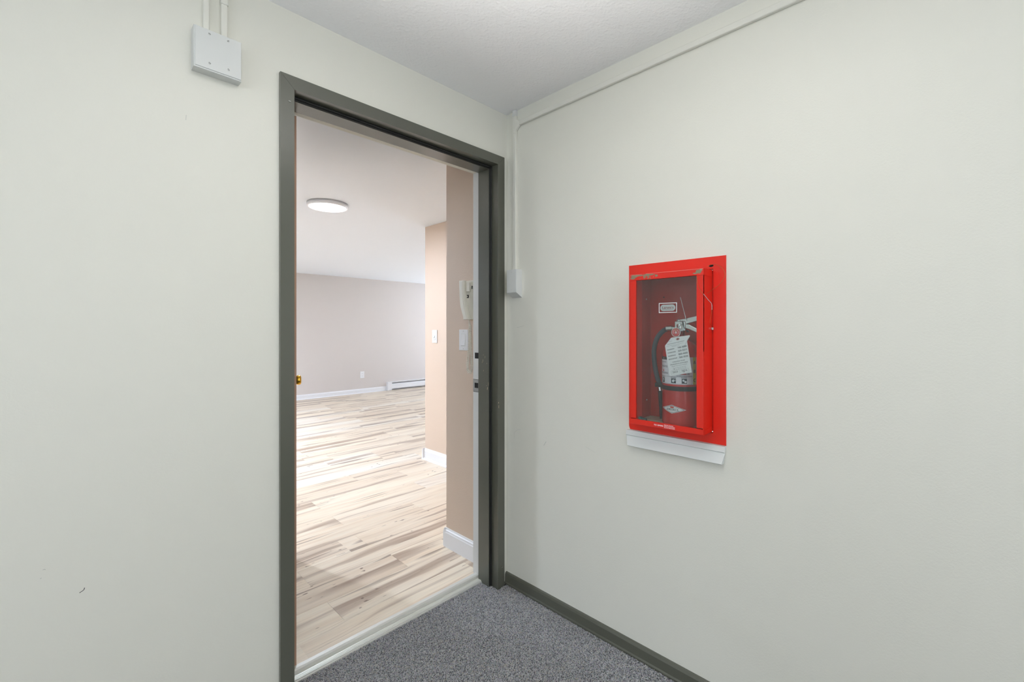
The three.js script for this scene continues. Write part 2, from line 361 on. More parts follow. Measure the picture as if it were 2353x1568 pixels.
{ // door leaf standing open into the apartment, seen by its hinge edge and knob only
  const hx = -0.9405, hz = -0.15, phi = 16.6 * Math.PI / 180;
  const t = thing('entry_door', 'open apartment entry door with brown chipped edge beside frame', 'door', [hx, 0.015, hz]);
  t.rotation.y = -phi; // local -z runs along the leaf, local +x is the outer face
  const at = (m) => { m.geometry.translate(hx, 0.015, hz); return m; }; // local coordinates
  at(obj('leaf', box(-0.0435, -0.0005, 0, 2.024, -0.9, -0.001), M.doorInside, t));
  at(obj('outer_face', box(-0.0005, 0, 0, 2.024, -0.9, -0.001), M.olive, t, 'olive painted outer face'));
  at(obj('hinge_edge', [box(-0.0435, -0.017, 0, 2.024, -0.001, 0), box(-0.0145, -0.0002, 0, 2.024, -0.001, 0)], M.doorEdge, t, 'brown wooden hinge edge'));
  at(obj('edge_groove', box(-0.017, -0.0145, 0, 2.024, -0.0012, -0.0006), M.doorEdge, t));
  const k = at(obj('knob', new THREE.LatheGeometry([[0.0, 0.066], [0.018, 0.0655], [0.0245, 0.062], [0.0262, 0.056], [0.0255, 0.046], [0.022, 0.039], [0.012, 0.034], [0.0105, 0.012], [0.03, 0.009], [0.032, 0.0]].map(([a, b]) => new THREE.Vector2(a, b)).reverse(), 32).rotateZ(-Math.PI / 2).translate(0, 0.965, -0.832), M.brass, t, 'polished brass knob'));
  k.name = 'knob';
}

// ---------------------------------------------------------------- hall fixtures
{ // flat square box with two raceways above it
  const x0 = -1.2835, x1 = -1.1645, y0 = 2.0035, y1 = 2.1215, d = 0.036;
  const t = thing('junction_box', 'flat square white electrical box with four screws on door wall', 'box', [(x0 + x1) / 2, y0, 0]);
  obj('housing', prism(rect(x0, x1, y0, y1), 0, d - 0.002, 'z', [], 0.0012), M.boxWhite, t);
  const cp = obj('cover_plate', rbox(x0 + 0.003, x1 - 0.001, y0 + 0.004, y1 - 0.001, d - 0.003, d + 0.0005, 0.001), M.boxWhite, t);
  for (const [px, py, a] of [[481.3, 78, 0.35], [524.3, 95, -0.6], [481.8, 145.3, 0.6], [525, 160.5, 1.0]]) {
    const q = onZ(px, py, d);
    const s = obj('screw', rod([q.x, q.y, d - 0.001], [q.x, q.y, d + 0.0016], 0.0036, 0.003, 16), M.screw, cp);
    obj('slot', box(-0.0028, 0.0028, -0.0005, 0.0005, 0, 0.0004).rotateZ(-a).translate(q.x, q.y, d + 0.0014), M.dark, cp);
  }
  const race = (xa, xb, label) => {
    const r = thing('cable_raceway', label, 'raceway', [(xa + xb) / 2, y1, 0]);
    obj('channel', prism([[xa, 0], [xa + 0.0005, 0.0125], [xa + 0.003, 0.0145], [xb - 0.003, 0.0145], [xb - 0.0005, 0.0125], [xb, 0]], y1 + 0.0003, H - 0.0005, 'y'), M.hallPaintTrim, r);
    return r;
  };
  race(-1.2572, -1.2405, 'plain painted raceway rising from box, farther from door frame');
  const r2 = race(-1.2122, -1.1948, 'painted raceway with joint sleeve rising from box, nearer door frame');
  obj('joint_sleeve', prism([[-1.2134, 0], [-1.2132, 0.014], [-1.211, 0.016], [-1.196, 0.016], [-1.1938, 0.014], [-1.1936, 0]], 2.2275, 2.29, 'y'), M.hallPaintTrim, r2);
}
{ // small box beside the corner with the raceway that runs up and along the wall
  const z0 = 0.040, z1 = 0.1047, y0 = 1.4278, y1 = 1.5395, d = 0.04;
  const t = thing('junction_box', 'small white electrical box beside dark door frame on side wall', 'box', [0, y0, (z0 + z1) / 2]);
  obj('housing', prism([[0, 1.4055], [-d + 0.003, y0 - 0.0005], [-d + 0.003, y1], [0, y1]], z0, z1, 'z', [], 0.0012), M.boxWhite, t);
  obj('cover', rbox(-d, -d + 0.0045, y0 + 0.0005, y1 - 0.0005, z0 + 0.0005, z1 - 0.0005, 0.0015), M.boxWhite, t);
  for (const [px, py] of [[1175.3, 626], [1175.3, 666]]) { const q = onX(px, py, -d); obj('screw', rod([-d + 0.001, q.y, q.z], [-d - 0.0008, q.y, q.z], 0.0022, 0.0018, 12), M.screw, t); }

  const r = thing('cable_raceway', 'painted raceway climbing beside corner and along top of side wall', 'raceway', [0, y1, 0.065]);
  const vz0 = 0.0562, vz1 = 0.0744, dp = 0.0145, hy0 = 2.2315, hy1 = 2.2535;
  const lip = 0.0025;
  obj('vertical_channel', [prism([[-lip, vz0], [-dp + 0.002, vz0], [-dp, vz0 + 0.002], [-dp, vz1 - 0.002], [-dp + 0.002, vz1], [-lip, vz1]], y1 + 0.0003, 2.197, 'y'), box(-lip, 0, y1 + 0.0003, 2.197, vz0 + 0.001, vz1 - 0.001)], M.hallPaintTrim, r);
  obj('horizontal_channel', prism([[-lip, hy0], [-dp + 0.002, hy0], [-dp, hy0 + 0.002], [-dp, hy1 - 0.002], [-dp + 0.002, hy1], [-lip, hy1]], 0.097, 3.4, 'z'), M.hallPaintTrim, r);
  obj('channel_back', box(-lip, 0, hy0 + 0.0035, hy1 - 0.002, 0.09, 3.4), M.hallPaintTrim, r);
  obj('tee_fitting', prism([[vz0 - 0.001, 2.197], [vz1 + 0.001, 2.197], [vz1 + 0.001, 2.212], [0.0965, hy0 - 0.001], [0.0975, hy0 - 0.001], [0.0975, hy1 + 0.001], [0.094, hy1 + 0.001], [vz1 + 0.001, 2.266], [vz1 + 0.001, 2.283], [vz0 - 0.001, 2.283]], -0.0155, -lip, 'x', [], 0.0008), M.hallPaintTrim, r);
  obj('tee_back', box(-lip, 0, 2.2, 2.28, vz0 + 0.001, vz1 - 0.001), M.hallPaintTrim, r);
  obj('end_cap', rbox(-0.0165, 0, 2.2835, H - 0.001, vz0 - 0.0015, vz1 + 0.0005, 0.0012), M.boxWhite, r, 'unpainted white end cap');
}

// ---------------------------------------------------------------- fire extinguisher cabinet
const BX = -0.0796, zL = 0.7264, zR = 0.9896, yB = 0.9085, yTp = 1.4545, TB = 0.077;
{
  const t = thing('extinguisher_cabinet', 'red recessed fire extinguisher cabinet with glass front in wall', 'cabinet', [0, 0.868, 0.857]);
  // flange with one rounded corner
  obj('flange', prism([[0.6815, 0.868], [1.0345, 0.868], [1.0345, 1.5006], [0.6765, 1.5006], [0.6765, 0.884], [0.6772, 0.879], [0.679, 0.873]], -0.003, 0, 'x', [rect(0.7235, 0.9930, 0.9030, 1.4595)], 0.0006), M.red, t);
  // sheet metal tub
  const w = 0.0015;
  obj('tub_collar', prism(rect(0.715, 1.0, 0.893, 1.47), 0.0004, 0.0014, 'x', [rect(zL - 0.001, zR + 0.001, yB - 0.001, yTp + 0.001)]), M.redTub, t);
  obj('back_panel', box(TB, TB + w, yB, yTp, zL, zR), M.redTub, t);
  obj('side_panel', box(0.0, TB, yB, yTp, zL - w, zL), M.redTub, t);
  obj('side_panel', box(0.0, TB, yB, yTp, zR, zR + w), M.redTub, t);
  obj('top_panel', box(0.0, TB, yTp - w, yTp, zL, zR), M.redTub, t);
  obj('sill', box(0.0, TB, yB, 0.9155, zL, zR), std({ color: C('#b9ab95'), roughness: 0.7 }), t, 'dusty beige cabinet floor');
  for (const [px, py] of [[1485, 688], [1486, 919]]) { const q = onZ(px, py, zL); obj('rivet', rod([q.x, q.y, zL], [q.x, q.y, zL + 0.0015], 0.003, 0.0024, 12), M.steel, t); }
  { const q = onX(1525.5, 683.5, TB); obj('punched_hole', rod([TB - 0.0004, q.y, q.z], [TB + 0.0002, q.y, q.z], 0.0028, 0.0028, 12), M.dark, t); }
  // protruding cover: sides, rails, stiles
  const s = t;
  const rail = 0.0225, stile = 0.0218;
  obj('cover_side', box(BX + 0.001, 0.0, yB + rail * 0.5, yTp - 0.012, zR - w, zR), M.red, s);
  obj('cover_side', box(BX + 0.001, 0.004, yB + rail * 0.5, yTp - 0.012, zL, zL + w), M.red, s);
  obj('cover_top', box(BX + 0.001, 0.004, yTp - w - 0.001, yTp - 0.001, zL, zR), M.red, s);
  obj('cover_floor', box(BX + 0.003, 0.0, yB + 0.001, yB + 0.0025, zL, zR), M.red, s);
  obj('stile', rbox(BX, BX + 0.008, yB + rail - 0.001, yTp - rail + 0.001, zL, zL + stile, 0.0008), M.red, s);
  obj('stile', rbox(BX, BX + 0.008, yB + rail - 0.001, yTp - rail + 0.001, zR - stile, zR, 0.0008), M.red, s);
  // top rail wraps round the sides; its paint is knocked off to grey primer in two places
  const railTex = canvasTex(1024, 96, (g, W, Hh) => {
    g.fillStyle = '#e32614'; g.fillRect(0, 0, W, Hh);
    let sd = 5; const r2 = () => { sd = (sd * 1664525 + 1013904223) >>> 0; return sd / 4294967296; };
    const blob = (cx, cy, rx, ry, col) => { g.fillStyle = col; g.beginPath(); for (let i = 0; i < 18; i++) { const a = i / 18 * 6.2832, k = 0.6 + 0.6 * r2(); g.lineTo(cx + Math.cos(a) * rx * k, cy + Math.sin(a) * ry * k); } g.fill(); };
    blob(60, 28, 75, 24, '#8d8268'); blob(40, 60, 45, 20, '#8a8066'); blob(150, 22, 110, 13, '#93876c'); blob(290, 24, 110, 17, '#8f8569'); blob(240, 52, 60, 15, '#8d8268'); blob(390, 46, 36, 20, '#8f8569');
    for (let i = 0; i < 26; i++) blob(150 + r2() * 250, 40 + r2() * 45, 6 + r2() * 12, 4 + r2() * 8, r2() < 0.5 ? '#8d8268' : '#e32614');
    blob(965, 40, 45, 34, '#8d8268'); blob(935, 66, 40, 14, '#8f8569'); blob(1000, 20, 20, 16, '#9a8f77');
    g.strokeStyle = '#e9c3b8'; g.lineWidth = 3; g.beginPath(); g.moveTo(0, 3); g.lineTo(180, 5); g.moveTo(240, 3); g.lineTo(W, 4); g.stroke();
  });
  const tr = obj('top_rail', [prism(rect(zL - 0.001, zR + 0.001, yTp - rail, yTp), BX - 0.001, BX + 0.008, 'x', [], 0.0008), box(BX + 0.006, -0.004, yTp - rail, yTp, zR - 0.0006, zR + 0.001), box(BX + 0.006, -0.004, yTp - 0.0012, yTp, zL, zR)], M.red, s);
  obj('worn_paint', quadX(BX - 0.0014, zL, zR, yTp - rail + 0.001, yTp - 0.001), std({ map: railTex, roughness: 0.5 }), tr, 'red paint worn to grey primer');
  obj('bottom_rail', [prism(rect(zL - 0.001, zR + 0.001, yB, yB + rail * 0.82), BX - 0.001, BX + 0.008, 'x', [], 0.0008), box(BX + 0.006, -0.004, yB, yB + rail * 0.75, zR - 0.0006, zR + 0.001)], M.red, s);
  obj('glass_pane', box(BX + 0.0035, BX + 0.0037, yB + rail - 0.004, yTp - rail + 0.004, zL + stile - 0.004, zR - stile + 0.004), M.glass, s, 'clear glass front');
  // instruction sticker on the bottom rail
  const a = onX(1501.5, 980, BX), b = onX(1552.5, 980, BX);
  const lab = canvasTex(768, 236, (g, W, Hh) => {
    g.fillStyle = '#d8281f'; g.fillRect(0, 0, W, Hh); g.fillStyle = '#fff'; g.textBaseline = 'middle';
    g.font = 'bold 96px sans-serif'; g.textAlign = 'left'; g.fillText('TO OPEN', 22, 118, 330);
    g.font = 'bold 50px sans-serif'; ['BREAK GLASS', 'WITH ATTACHED', 'GLASS BREAKER'].forEach((q, i) => g.fillText(q, 378, 55 + i * 64, 370));
  });
  obj('opening_sticker', quadX(BX - 0.0013, a.z, b.z, yB + 0.0015, yB + 0.0175), std({ map: lab, roughness: 0.5 }), s, 'red sticker with white opening instructions');
  // maker's emblem on the glass
  const e0 = onX(1514, 697, BX + 0.003), e1 = onX(1555.5, 718.5, BX + 0.003), ex = BX + 0.0031;
  const eT = e0.y, eB = e1.y, bw = 0.0022;
  obj('emblem_frame', prism(rect(e0.z, e1.z, eB, eT), ex - 0.0004, ex, 'x', [rect(e0.z + bw, e1.z - bw, eB + bw, eT - bw)]), M.paper, s, 'white emblem outline on the glass');
  const emb = canvasTex(512, 192, (g, W, Hh) => { g.fillStyle = '#aeb3b0'; g.fillRect(0, 0, W, Hh); g.fillStyle = '#6e2a28'; g.font = 'bold 96px serif'; g.textAlign = 'center'; g.textBaseline = 'middle'; g.fillText("Larsen's", W / 2, 92, 400); g.fillRect(70, 142, 372, 6); });
  const cz = (e0.z + e1.z) / 2, cy = (eT + eB) / 2, pw = (e1.z - e0.z) / 2 - 0.0055, ph = (eT - eB) / 2 - 0.006;
  const pill = [];
  for (let i = 0; i < 32; i++) { const q = i / 32 * 2 * Math.PI, c = Math.cos(q), sn = Math.sin(q); pill.push([cz + Math.sign(c) * (pw - ph) + c * ph, cy + sn * ph]); }
  const pg = prism(pill, ex - 0.0005, ex, 'x');
  { const p = pg.attributes.position, uv = pg.attributes.uv; for (let i = 0; i < p.count; i++) uv.setXY(i, (p.getZ(i) - cz + pw) / (2 * pw), (p.getY(i) - cy + ph) / (2 * ph)); }
  obj('emblem', pg, std({ map: emb, roughness: 0.4, metalness: 0.3 }), s, 'silver emblem with red lettering');
  // lock keeper on the side of the cover and the loose seal wires
  { const q = onX(1637.5, 755.5, -0.006); obj('seal_block', rbox(q.x - 0.006, q.x + 0.002, q.y - 0.004, q.y + 0.004, zR + 0.0005, zR + 0.006, 0.001), M.screw, s, 'small pale seal'); }
  { const q = onX(1634.3, 611, -0.003); obj('wire_hole', new THREE.CylinderGeometry(0.0075, 0.0075, 0.001, 20).scale(1, 1, 0.55).rotateZ(Math.PI / 2).rotateX(Math.PI / 2).translate(-0.0031, q.y, q.z), M.dark, s); }
  const w1 = [[1625, 613, -0.012], [1634, 609, -0.006], [1645, 608, -0.010], [1657, 614, -0.014], [1664.5, 624, -0.016], [1666, 632, -0.016], [1661, 644, -0.016], [1650, 657, -0.014], [1637, 666, -0.02], [1625, 674.5, -0.075]].map(([px, py, x]) => onX(px, py, x));
  obj('seal_wire', tube(w1, 0.0006, 60, 6), M.copper, s, 'loose brownish wire');
  const w2 = [[1600.5, 636, -0.0815], [1604, 655, -0.0815], [1610, 668, -0.082], [1615, 675.5, -0.0815]].map(([px, py, x]) => onX(px, py, x));
  obj('seal_wire', tube(w2, 0.0005, 24, 6), M.copper, s, 'loose brownish wire');
  const sideAt = (px, py) => { const q = onZ(px, py, zR + 0.0012); return q; };
  obj('seal_wire', tube([sideAt(1616.5, 676), sideAt(1627, 689), sideAt(1635.5, 700), sideAt(1636, 712)], 0.0008, 24, 6), M.paper, s, 'loose whitish wire');
  obj('seal_wire', tube([sideAt(1636, 712), sideAt(1633.5, 728), sideAt(1631.5, 742), sideAt(1635, 748), sideAt(1638, 753)], 0.0004, 24, 6), M.copper, s, 'loose brownish wire');
}
{ // extinguisher on the cabinet floor
  const cx = 0.0, cz = 0.8795, R = 0.0622, y0 = 0.9155;
  const t = thing('fire_extinguisher', 'red fire extinguisher with black hose standing behind cabinet glass', 'extinguisher', [cx, y0, cz]);
  const prof = [[0, 0.004], [R - 0.012, 0.004], [R - 0.008, 0], [R - 0.003, 0.002], [R, 0.009], [R, 0.247], [R - 0.002, 0.262], [R - 0.010, 0.281], [R - 0.024, 0.295], [0.026, 0.302], [0.017, 0.306], [0.0165, 0.315], [0, 0.315]];
  obj('cylinder', lathe(prof, cx, y0, cz, 64), M.extRed, t);
  const D = Math.PI / 180;
  const label = canvasTex(1280, 576, (g, W, Hh) => {
    g.fillStyle = '#e4e6ea'; g.fillRect(0, 0, W, Hh);
    g.fillStyle = '#23272b'; g.fillRect(0, 0, 620, 64);
    g.fillStyle = '#fff'; g.font = 'bold 50px sans-serif'; g.textBaseline = 'middle'; g.fillText('I', 210, 34);
    const bars = (x, y, w, n, c = '#4b5560') => { g.fillStyle = c; for (let i = 0; i < n; i++) { let q = x; while (q < x + w) { const l = 8 + ((i * 37 + q * 13) % 23); g.fillRect(q, y + i * 22, Math.min(l, x + w - q), 12); q += l + 6; } } };
    bars(120, 110, 190, 1); bars(120, 190, 230, 2); bars(120, 330, 240, 2); bars(400, 110, 380, 3); bars(400, 330, 420, 2); bars(560, 390, 330, 1);
    g.fillStyle = '#c8302a'; g.beginPath(); g.moveTo(180, 270); g.lineTo(205, 300); g.lineTo(225, 262); g.lineTo(232, 315); g.lineTo(188, 315); g.fill(); g.fillRect(640, 340, 110, 24);
    g.strokeStyle = '#3b4650'; g.lineWidth = 4; g.strokeRect(90, 415, 790, 150);
    for (const [x, k] of [[150, 0], [440, 1], [660, 2]]) {
      bars(x - 10, 424, 120, 1); g.fillStyle = '#2a3a44'; g.fillRect(x, 450, 105, 102); g.fillStyle = '#e7edf0';
      if (k === 0) { g.fillRect(x + 28, 466, 16, 76); g.fillRect(x + 28, 466, 50, 14); g.fillRect(x + 62, 480, 16, 40); }
      if (k === 1) { g.beginPath(); g.moveTo(x + 15, 505); g.lineTo(x + 50, 462); g.lineTo(x + 72, 500); g.lineTo(x + 45, 540); g.fill(); g.fillRect(x + 80, 470, 12, 40); }
      if (k === 2) { g.beginPath(); g.arc(x + 36, 488, 22, 0, 7); g.fill(); g.beginPath(); g.arc(x + 76, 515, 24, 0, 7); g.fill(); }
    }
    g.fillStyle = '#c9c62f'; g.fillRect(905, 0, 84, Hh); g.fillStyle = '#16221c'; g.font = 'bold 96px sans-serif'; g.textAlign = 'center';
    ['A', 'B', 'C'].forEach((q, i) => g.fillText(q, 947, 110 + i * 188));
    g.textAlign = 'left'; for (let i = 0; i < 7; i++) bars(1010, 60 + i * 72, 180, 2, '#6d7b84');
  });
  obj('instruction_label', cylPatch(cx, cz, R + 0.0004, -71 * D, 119 * D, 1.064, 1.1585, 48), std({ map: label, roughness: 0.4 }), t, 'white instruction label with yellow stripe');
  const dia = canvasTex(768, 240, (g, W, Hh) => {
    g.fillStyle = '#eef0ee'; g.fillRect(0, 0, W, Hh);
    g.strokeStyle = '#1f2a33'; g.lineWidth = 9; g.beginPath(); g.moveTo(55, Hh / 2); g.lineTo(W / 2, 18); g.lineTo(W - 55, Hh / 2); g.lineTo(W / 2, Hh - 18); g.closePath(); g.stroke();
    g.fillStyle = '#d5483c'; g.beginPath(); g.ellipse(W / 2, 66, 60, 26, 0, 0, 7); g.fill();
    g.fillStyle = '#15202b'; g.font = 'bold 82px serif'; g.textAlign = 'center'; g.textBaseline = 'middle'; g.fillText('AMEREX', W / 2, 130, 470); g.fillRect(W / 2 - 6, 190, 12, 14);
  });
  obj('diamond_sticker', cylPatch(cx, cz, R + 0.0004, -47 * D, 41 * D, 0.9625, 0.9925, 40, true), std({ map: dia, roughness: 0.4 }), t, 'white diamond maker sticker');
  obj('strap', lathe([[R, 1.0415], [R + 0.0016, 1.0415], [R + 0.0016, 1.057], [R, 1.057]], cx, 0, cz, 48), M.black, t, 'black rubber strap');
  // valve, gauge, handle
  const vy = y0 + 0.315;
  obj('valve', [rod([cx, vy - 0.004, cz], [cx, vy + 0.042, cz], 0.0165, 0.0145, 20), rbox(cx - 0.011, cx + 0.011, vy + 0.018, vy + 0.053, cz - 0.018, cz + 0.022, 0.003), rod([cx, 1.2575, cz - 0.012], [cx, 1.2575, cz - 0.037], 0.0085, 0.008, 14)], M.chrome, t);
  const gq = onX(1552.5, 764, -0.036);
  const gg = obj('gauge', rod([-0.012, gq.y, gq.z], [-0.034, gq.y, gq.z], 0.0165, 0.0168, 28), M.chrome, t);
  const gt = canvasTex(256, 256, (g) => { g.fillStyle = '#d3585a'; g.fillRect(0, 0, 256, 256); g.strokeStyle = '#f0dcda'; g.lineWidth = 12; g.beginPath(); g.arc(128, 128, 82, 2.6, 7.0); g.stroke(); g.strokeStyle = '#4f9c4a'; g.beginPath(); g.arc(128, 128, 82, -2.0, -1.2); g.stroke(); g.fillStyle = '#e8dcb0'; g.fillRect(121, 40, 12, 96); g.fillStyle = '#e9d6d3'; g.beginPath(); g.arc(128, 136, 34, 0, 7); g.fill(); });
  const gd = new THREE.CircleGeometry(0.0146, 28).rotateY(-Math.PI / 2).translate(-0.0343, gq.y, gq.z);
  obj('gauge_dial', gd, std({ map: gt, roughness: 0.4 }), gg, 'red and white pressure dial');
  obj('carry_handle', prism([[cz + 0.008, 1.262], [cz + 0.03, 1.256], [0.9755, 1.228], [0.9785, 1.2365], [cz + 0.034, 1.271], [cz + 0.008, 1.276]], cx - 0.009, cx + 0.009, 'x', [], 0.0015), M.chrome, t);
  obj('squeeze_lever', prism([[cz - 0.012, 1.272], [cz + 0.02, 1.272], [0.972, 1.292], [0.972, 1.308], [cz + 0.02, 1.292], [cz - 0.012, 1.288]], cx - 0.0085, cx + 0.0085, 'x', [], 0.0015), M.chrome, t);
  obj('pull_pin', [new THREE.TorusGeometry(0.0135, 0.0009, 8, 28).rotateY(0.9).translate(cx - 0.016, 1.277, cz + 0.0), rod([cx - 0.018, 1.271, cz + 0.012], [cx + 0.016, 1.271, cz + 0.012], 0.002, 0.002, 8)], M.steel, t);
  obj('tamper_seal', [tube([[cx - 0.012, 1.282, cz + 0.012], [cx - 0.0145, 1.262, cz + 0.018], [cx - 0.0135, 1.247, cz + 0.03]], 0.0008, 16, 6), rod([cx - 0.0135, 1.245, cz + 0.03], [cx - 0.0135, 1.25, cz + 0.033], 0.0045, 0.0045, 12)], M.black, t);
  { const a = onX(1563.5, 683.5, -0.012), b = onX(1577, 737, -0.012); obj('seal_tail', rod(b, a, 0.0011, 0.0009, 8), M.paper, t, 'white plastic tie tail'); }
  // hose with couplings and nozzle
  const hp = [[1536, 755], [1525, 760], [1511, 776], [1503.5, 800], [1503.5, 830], [1508.5, 860], [1516, 886]].map(([px, py]) => onX(px, py, -0.004));
  obj('hose', tube(hp, 0.0088, 48, 14), M.hose, t, 'grey black rubber hose');
  const n0 = hp[hp.length - 1];
  obj('hose_coupling', rod(hp[0].clone().add(V(0, 0, -0.006)), hp[0].clone().add(V(0, 0.0005, 0.014)), 0.0102, 0.0098, 16), M.chrome, t);
  obj('hose_coupling', rod(n0.clone().add(V(0, 0.004, -0.001)), n0.clone().add(V(0, -0.019, 0.003)), 0.0098, 0.0092, 16), M.chrome, t);
  const n1 = n0.clone().add(V(0, -0.018, 0.003)), n2 = onX(1520.5, 962, -0.004);
  obj('nozzle', rod(n1, n2, 0.0088, 0.0068, 16), M.black, t);
  obj('hose_clip', box(-0.016, 0.008, 1.043, 1.058, n0.z - 0.013, 0.825), M.black, t);
}
{ // inspection tag hanging in front of the extinguisher
  const X = -0.0685, O = onX(1538.6, 865, X), A = onX(1590, 856.2, X).sub(O), B = onX(1528, 794.9, X).sub(O);
  const t = thing('inspection_tag', 'white paper inspection tag hung on fire extinguisher', 'tag', [X, O.y, O.z]);
  const tex = canvasTex(768, 1120, (g, W, Hh) => { // canvas spans s 0..1.2, t 0..1.25
    const sx = (s) => s / 1.2 * W, ty = (q) => Hh - q / 1.25 * Hh;
    g.fillStyle = '#eff3f1'; g.fillRect(0, 0, W, Hh);
    g.fillStyle = '#c58f88'; g.beginPath(); g.ellipse(sx(0.62), ty(1.12), 52, 34, 0, 0, 7); g.fill(); g.fillStyle = '#5a3030'; g.beginPath(); g.arc(sx(0.62), ty(1.12), 17, 0, 7); g.fill();
    g.fillStyle = '#3a3f44'; g.textBaseline = 'middle';
    let sd = 9; const r2 = () => { sd = (sd * 1664525 + 1013904223) >>> 0; return sd / 4294967296; };
    g.strokeStyle = '#4a4f55'; const scribble = (x0, x1, y, h, lw) => { g.lineWidth = lw; g.beginPath(); for (let x = x0; x < x1; x += 7) g.lineTo(x, y + (r2() - 0.5) * h); g.stroke(); };
    scribble(sx(0.2), sx(0.36), ty(1.1), 16, 3); scribble(sx(0.12), sx(0.9), ty(1.02), 22, 5); scribble(sx(0.06), sx(0.85), ty(0.965), 9, 3);
    g.textAlign = 'center'; g.font = '26px serif'; g.fillText('FOR SERVICE CALL', sx(0.48), ty(0.925));
    [['DANBURY', '748-3080'], ['STAMFORD', '329-2211'], ['NORWALK', '866-4466'], ['BRIDGEPORT', '366-3536']].forEach(([a, b], i) => {
      const y = ty(0.845 - i * 0.104); g.textAlign = 'left'; g.font = 'bold 46px sans-serif'; g.fillText(a, sx(0.07), y, sx(0.41)); g.font = 'bold 66px sans-serif'; g.fillText(b, sx(0.55), y, sx(0.4));
    });
    g.textAlign = 'center'; g.font = 'bold 44px serif'; g.fillText('VOID ONE YEAR', sx(0.5), ty(0.425), sx(0.62)); g.fillText('FROM DATE PUNCHED', sx(0.5), ty(0.352), sx(0.84)); g.font = '30px serif'; g.fillText('VOID IF TWO DATES PUNCHED', sx(0.5), ty(0.29), sx(0.8));
    g.font = '24px serif'; g.fillText('JAN  FEB  MAR  APR  MAY  JUNE', sx(0.5), ty(0.228), sx(0.76)); g.fillText('JULY  AUG  SEPT  OCT  NOV  DEC', sx(0.5), ty(0.182), sx(0.76));
    g.lineWidth = 3; g.strokeRect(sx(0.1), ty(0.155), sx(0.36), sx(0.17)); g.strokeRect(sx(0.5), ty(0.155), sx(0.38), sx(0.17));
    g.font = 'bold 74px serif'; g.fillText('2023', sx(0.28), ty(0.1)); g.fillText('2024', sx(0.69), ty(0.1));
    g.fillStyle = '#14181c'; g.beginPath(); g.arc(sx(0.27), ty(0.2), 10, 0, 7); g.arc(sx(0.665), ty(0.06), 11, 0, 7); g.fill();
  });
  const outline = [[0, 0], [1, 0], [1, 0.99], [1.17, 1.12], [1.16, 1.155], [0.33, 1.21], [0, 1]];
  const g = new THREE.ExtrudeGeometry(new THREE.Shape(outline.map(([a, b]) => new THREE.Vector2(a, b))), { depth: 0.0005, bevelEnabled: false });
  const p = g.attributes.position, uv = g.attributes.uv;
  for (let i = 0; i < p.count; i++) {
    const s = p.getX(i), q = p.getY(i), d = p.getZ(i); uv.setXY(i, s / 1.2, q / 1.25);
    const curl = s > 1 ? -0.003 * (s - 1) / 0.17 : 0;
    p.setXYZ(i, X + d + curl, O.y + A.y * s + B.y * q, O.z + A.z * s + B.z * q);
  }
  g.computeVertexNormals();
  obj('card', g, std({ map: tex, roughness: 0.8 }), t);
  const hole = O.clone().addScaledVector(A, 0.62).addScaledVector(B, 1.12);
  obj('tag_tie', tube([[X + 0.0012, hole.y, hole.z], [X + 0.02, hole.y + 0.02, hole.z - 0.002], [-0.015, 1.262, 0.8835]], 0.0006, 16, 6), M.paper, scene.getObjectByName('fire_extinguisher'));
}
{ // teal plastic clip lying on the cabinet floor
  const q = onX(1477, 962, -0.045), y0 = yB + 0.0025;
  const t = thing('plastic_clip', 'small teal plastic clip lying at bottom corner inside cabinet', 'clip', [q.x, y0, q.z]);
  obj('clip_body', [rbox(q.x - 0.008, q.x + 0.004, y0, y0 + 0.021, q.z - 0.015, q.z - 0.003, 0.002)], M.teal, t);
  obj('clip_loop', prism([[q.z - 0.004, y0], [q.z + 0.001, y0], [q.z + 0.001, y0 + 0.012], [q.z + 0.011, y0 + 0.012], [q.z + 0.011, y0], [q.z + 0.016, y0], [q.z + 0.016, y0 + 0.017], [q.z - 0.004, y0 + 0.019]], q.x - 0.007, q.x + 0.003, 'x', [], 0.0008), M.teal, t);
}
{ // grey moulding fixed to the wall under the cabinet
  const t = thing('trim_moulding', 'pale grey angled moulding on wall under red cabinet', 'moulding', [0, 0.806, 0.855]);
  const g = prism([[0, 0.8665], [-0.014, 0.8665], [-0.0165, 0.8485], [-0.0115, 0.845], [-0.0245, 0.8095], [-0.021, 0.8075], [0, 0.8075]], 0.671, 1.0345, 'z');
  { const p = g.attributes.position; for (let i = 0; i < p.count; i++) { const y = p.getY(i), k = Math.max(0, Math.min(1, (0.846 - y) / 0.038)); if (p.getZ(i) < 0.8) p.setZ(i, p.getZ(i) + 0.011 * k); else p.setZ(i, p.getZ(i) - 0.008 * k * k); } g.computeVertexNormals(); }
  obj('moulding', metric(g), M.greyTrim, t);
}
